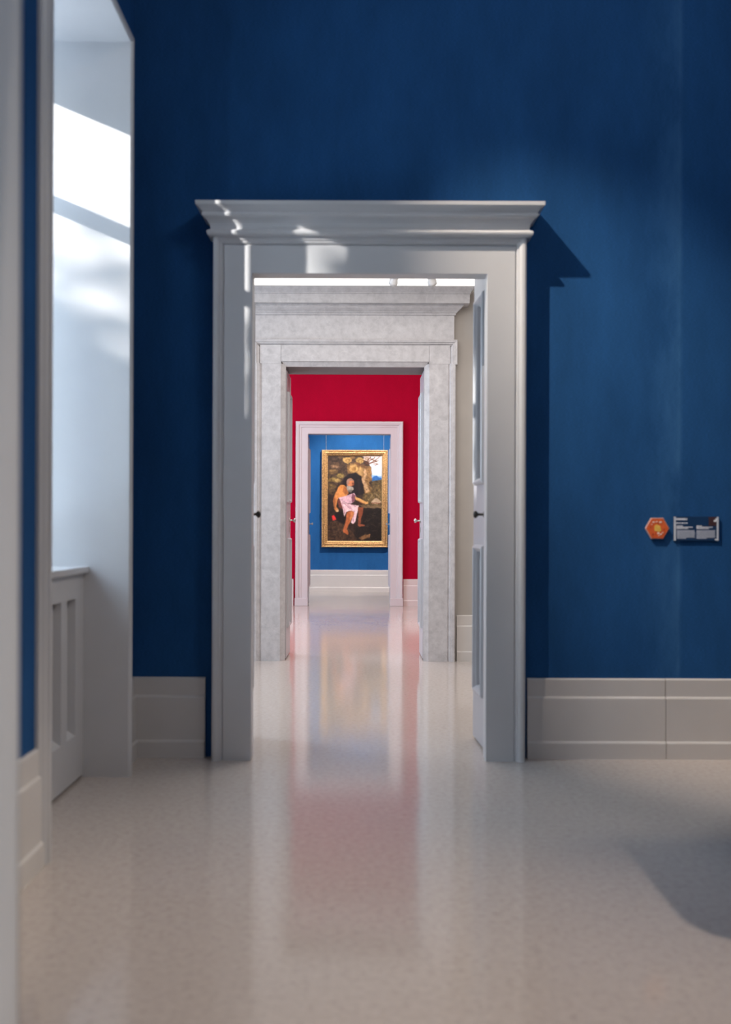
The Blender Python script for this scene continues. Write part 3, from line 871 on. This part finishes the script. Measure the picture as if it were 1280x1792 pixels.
lay(ell(562, 735, 16, 7, 0), (80, 44, 36), 0.8, 1); lay(poly([(555, 740), (585, 745), (575, 775), (550, 775)], 0.1), (128, 76, 56), 0.7, 1)
lay(poly([(484, 765), (520, 775), (570, 790), (575, 820), (545, 855), (500, 850), (482, 810)], 0.2), (158, 148, 136), 1, 1, 0.3); lay(poly([(500, 830), (560, 830), (545, 866), (505, 862)], 0.2), (100, 92, 86), 0.8, 1)
lay(poly([(372, 935), (480, 905), (585, 865), (608, 915), (580, 985), (540, 1015), (470, 1000), (395, 965)], 0.15), (204, 166, 172), 1, 1, 0.25)
lay(poly([(560, 875), (606, 905), (585, 980), (555, 1000), (545, 930)], 0.15), (116, 74, 84), 0.9, 1)
lay(poly([(355, 960), (400, 965), (440, 1050), (450, 1100), (380, 1060)], 0.15), (122, 72, 62), 0.9, 1)
lay(poly([(392, 960), (470, 1000), (560, 1030), (645, 1040), (630, 1110), (612, 1200), (598, 1260), (565, 1292), (538, 1270), (570, 1180), (565, 1125), (520, 1110), (480, 1130), (452, 1195), (440, 1130), (425, 1050)], 0.15), (226, 192, 192), 1, 1, 0.2)
for a in ((440, 1000, 530, 1080, 7), (470, 1000, 600, 1050, 6), (580, 1120, 570, 1260, 8), (420, 970, 460, 1150, 6), (500, 1020, 560, 1100, 5)):
    lay(stroke(*a), (160, 114, 124), 0.6, 1)
lay(poly([(590, 915), (640, 935), (740, 985), (772, 985), (765, 1015), (735, 1022), (680, 1005), (600, 960)], 0.15), (208, 158, 100), 1, 1, 0.2)
lay(poly([(600, 950), (680, 995), (735, 1015), (720, 1024), (660, 1005)], 0.15), (128, 78, 54), 0.8, 1)
lay(poly([(488, 1130), (545, 1108), (582, 1130), (578, 1170), (548, 1230), (505, 1310), (488, 1360), (512, 1418), (498, 1440), (440, 1405), (436, 1375), (455, 1320), (478, 1230), (478, 1165)], 0.15), (176, 104, 66), 1, 1, 0.25)
lay(poly([(545, 1115), (580, 1135), (560, 1200), (520, 1280), (530, 1200)], 0.15), (214, 148, 96), 0.7, 2)
lay(poly([(632, 1060), (705, 1062), (698, 1140), (672, 1220), (668, 1290), (728, 1305), (722, 1320), (650, 1328), (630, 1305), (640, 1200)], 0.15), (142, 84, 60), 1, 1, 0.25)
lay(ell(362, 1112, 18, 16, 0), (214, 184, 150), 0.9, 1)
lay(poly([(286, 1185), (312, 1168), (335, 1195), (348, 1232), (300, 1246)], 0.1), (218, 70, 66), 1, 1, 0.2)
img = np.clip((img - 0.30) * 1.18 + 0.25 + (tex2[..., None] - 0.5) * 0.06, 0, 1)
me = bpy.data.meshes.new('canvas')
xs = np.linspace(CX0, CX1, NX); zs = np.linspace(CZ1, CZ0, NZ_)
base = Vector(p.location)
vs = [(x - base.x, -0.020, z - base.z) for z in zs for x in xs]
fs = [(r_ * NX + k, (r_ + 1) * NX + k, (r_ + 1) * NX + k + 1, r_ * NX + k + 1) for r_ in range(NZ_ - 1) for k in range(NX - 1)]
me.from_pydata(vs, [], fs)
ca = me.color_attributes.new('oil', 'FLOAT_COLOR', 'POINT')
lin = np.where(img <= 0.04045, img / 12.92, ((img + 0.055) / 1.055) ** 2.4)
rgba = np.concatenate([lin.reshape(-1, 3), np.ones((NX * NZ_, 1))], 1).astype(np.float32)
ca.data.foreach_set('color', rgba.ravel())
m, nt, bs = node_mat('oil_paint')
at = nt.nodes.new('ShaderNodeAttribute'); at.attribute_name = 'oil'
link(nt, at.outputs['Color'], bs.inputs['Base Color'])
bs.inputs['Roughness'].default_value = 0.45
me.materials.append(m)
o = bpy.data.objects.new('canvas', me); COL.objects.link(o); o.parent = p
q = MB(); q.box(CX0, CX1, Y4 - 0.019, Y4 - 0.003, CZ0, CZ1); q.build('backing_board', M['brown'], p)
for x in (-0.575, 0.370):
    q = MB(); q.tube((x, Y4 - 0.012, PZ1 - 0.01), (x, Y4 - 0.006, 3.9), 0.0035, 8); q.build('hanging_wire', M['wire'], p)

# ------------------------------------------------------------------ lamps seen above the stone portal
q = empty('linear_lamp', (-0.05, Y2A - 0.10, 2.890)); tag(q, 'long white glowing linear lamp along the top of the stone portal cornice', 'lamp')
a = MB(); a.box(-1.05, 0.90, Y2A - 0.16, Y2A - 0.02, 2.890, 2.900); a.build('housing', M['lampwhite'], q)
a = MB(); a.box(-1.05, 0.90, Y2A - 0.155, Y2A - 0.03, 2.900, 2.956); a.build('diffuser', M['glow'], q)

def spotlight(x, y, label, tilt):
    s = empty('ceiling_spotlight', (x, y, H2)); tag(s, label, 'spotlight', 'ceiling spotlights in the second room')
    k = MB(); k.lathe((x, y, H2), (0, 0, -1), [(0.0, 0), (0.045, 0), (0.045, 0.018), (0.040, 0.022), (0.0, 0.022)], 20); k.build('ceiling_base', M['lampwhite'], s)
    k = MB(); k.tube((x, y, H2 - 0.02), (x, y, H2 - 0.10), 0.008); k.box(x - 0.034, x - 0.028, y - 0.012, y + 0.012, H2 - 0.16, H2 - 0.095).box(x + 0.028, x + 0.034, y - 0.012, y + 0.012, H2 - 0.16, H2 - 0.095).box(x - 0.034, x + 0.034, y - 0.012, y + 0.012, H2 - 0.101, H2 - 0.095)
    k.build('yoke', M['lampwhite'], s)
    k = MB()
    ax = Vector((tilt, 0.75, -0.66)).normalized()
    c0 = Vector((x, y, H2 - 0.15)) - ax * 0.06
    k.lathe(c0, ax, [(0.0, 0), (0.012, 0), (0.022, 0.008), (0.026, 0.02), (0.027, 0.09), (0.033, 0.10), (0.033, 0.125), (0.028, 0.125), (0.024, 0.11), (0.0, 0.108)], 20)
    k.build('lamp_head', M['lampwhite'], s)
    k = MB(); k.tube((x - 0.04, y, H2 - 0.15), (x + 0.04, y, H2 - 0.15), 0.006); k.build('pivot_knob', M['black'], s)
    return s
spotlight(0.243, 7.25, 'white adjustable ceiling spotlight above portal, nearer its middle', -0.25)
spotlight(0.503, 7.25, 'white adjustable ceiling spotlight above portal, nearer its right end', 0.25)

# tree across the street, breaking up the low sun before it reaches the window
q = MB(); q.box(-1.64, -1.60, NA + 0.09, 3.37, 0.92, 2.95); q.build('sun_blocker', M['trim'], wf)  # unseen strip added in the window to cut off the lintel sun patch
tr = empty('street_tree', (-11.4, -2.3, -2.0)); tr['kind'] = 'structure'
rt = random.Random(11)
k = MB(); k.tube((-11.4, -2.3, -2.0), (-11.3, -2.25, 3.2), 0.16, 10, 0.10)
for j in range(9):
    an = j * 0.7; k.tube((-11.3, -2.25, 2.6 + 0.08 * j), (-11.3 + math.cos(an) * 1.1, -2.25 + math.sin(an) * 1.3, 4.4 + 0.22 * j), 0.05, 6, 0.02)
k.build('trunk', M['plaster'], tr)
k = MB()
for j in range(1900):
    u_ = Vector((rt.gauss(0, 1), rt.gauss(0, 1), rt.gauss(0, 1))).normalized() * (rt.random() ** 0.4)
    c_ = Vector((-11.3 + u_.x * 1.3, -2.25 + u_.y * 2.4, 5.0 + u_.z * 1.5))
    a_ = Vector((rt.gauss(0, 1), rt.gauss(0, 1), rt.gauss(0, 1))).normalized() * 0.11
    b_ = a_.orthogonal().normalized() * 0.05
    k.add([c_ - a_, c_ + b_, c_ + a_, c_ - b_], [(0, 1, 2, 3)])
for j in range(70):
    c_ = Vector((-11.3 + rt.gauss(0, 0.10), -3.22 + rt.gauss(0, 0.12), 7.02 + rt.gauss(0, 0.14)))
    a_ = Vector((rt.gauss(0, 1), rt.gauss(0, 1), rt.gauss(0, 1))).normalized() * 0.08
    b_ = a_.orthogonal().normalized() * 0.035
    k.add([c_ - a_, c_ + b_, c_ + a_, c_ - b_], [(0, 1, 2, 3)])
k.build('foliage', M['leaf'], tr)
k = MB(); k.tube((-11.3, -2.25, 3.0), (-11.3, -3.2, 7.0), 0.035, 6, 0.01); k.build('branch', M['plaster'], tr)
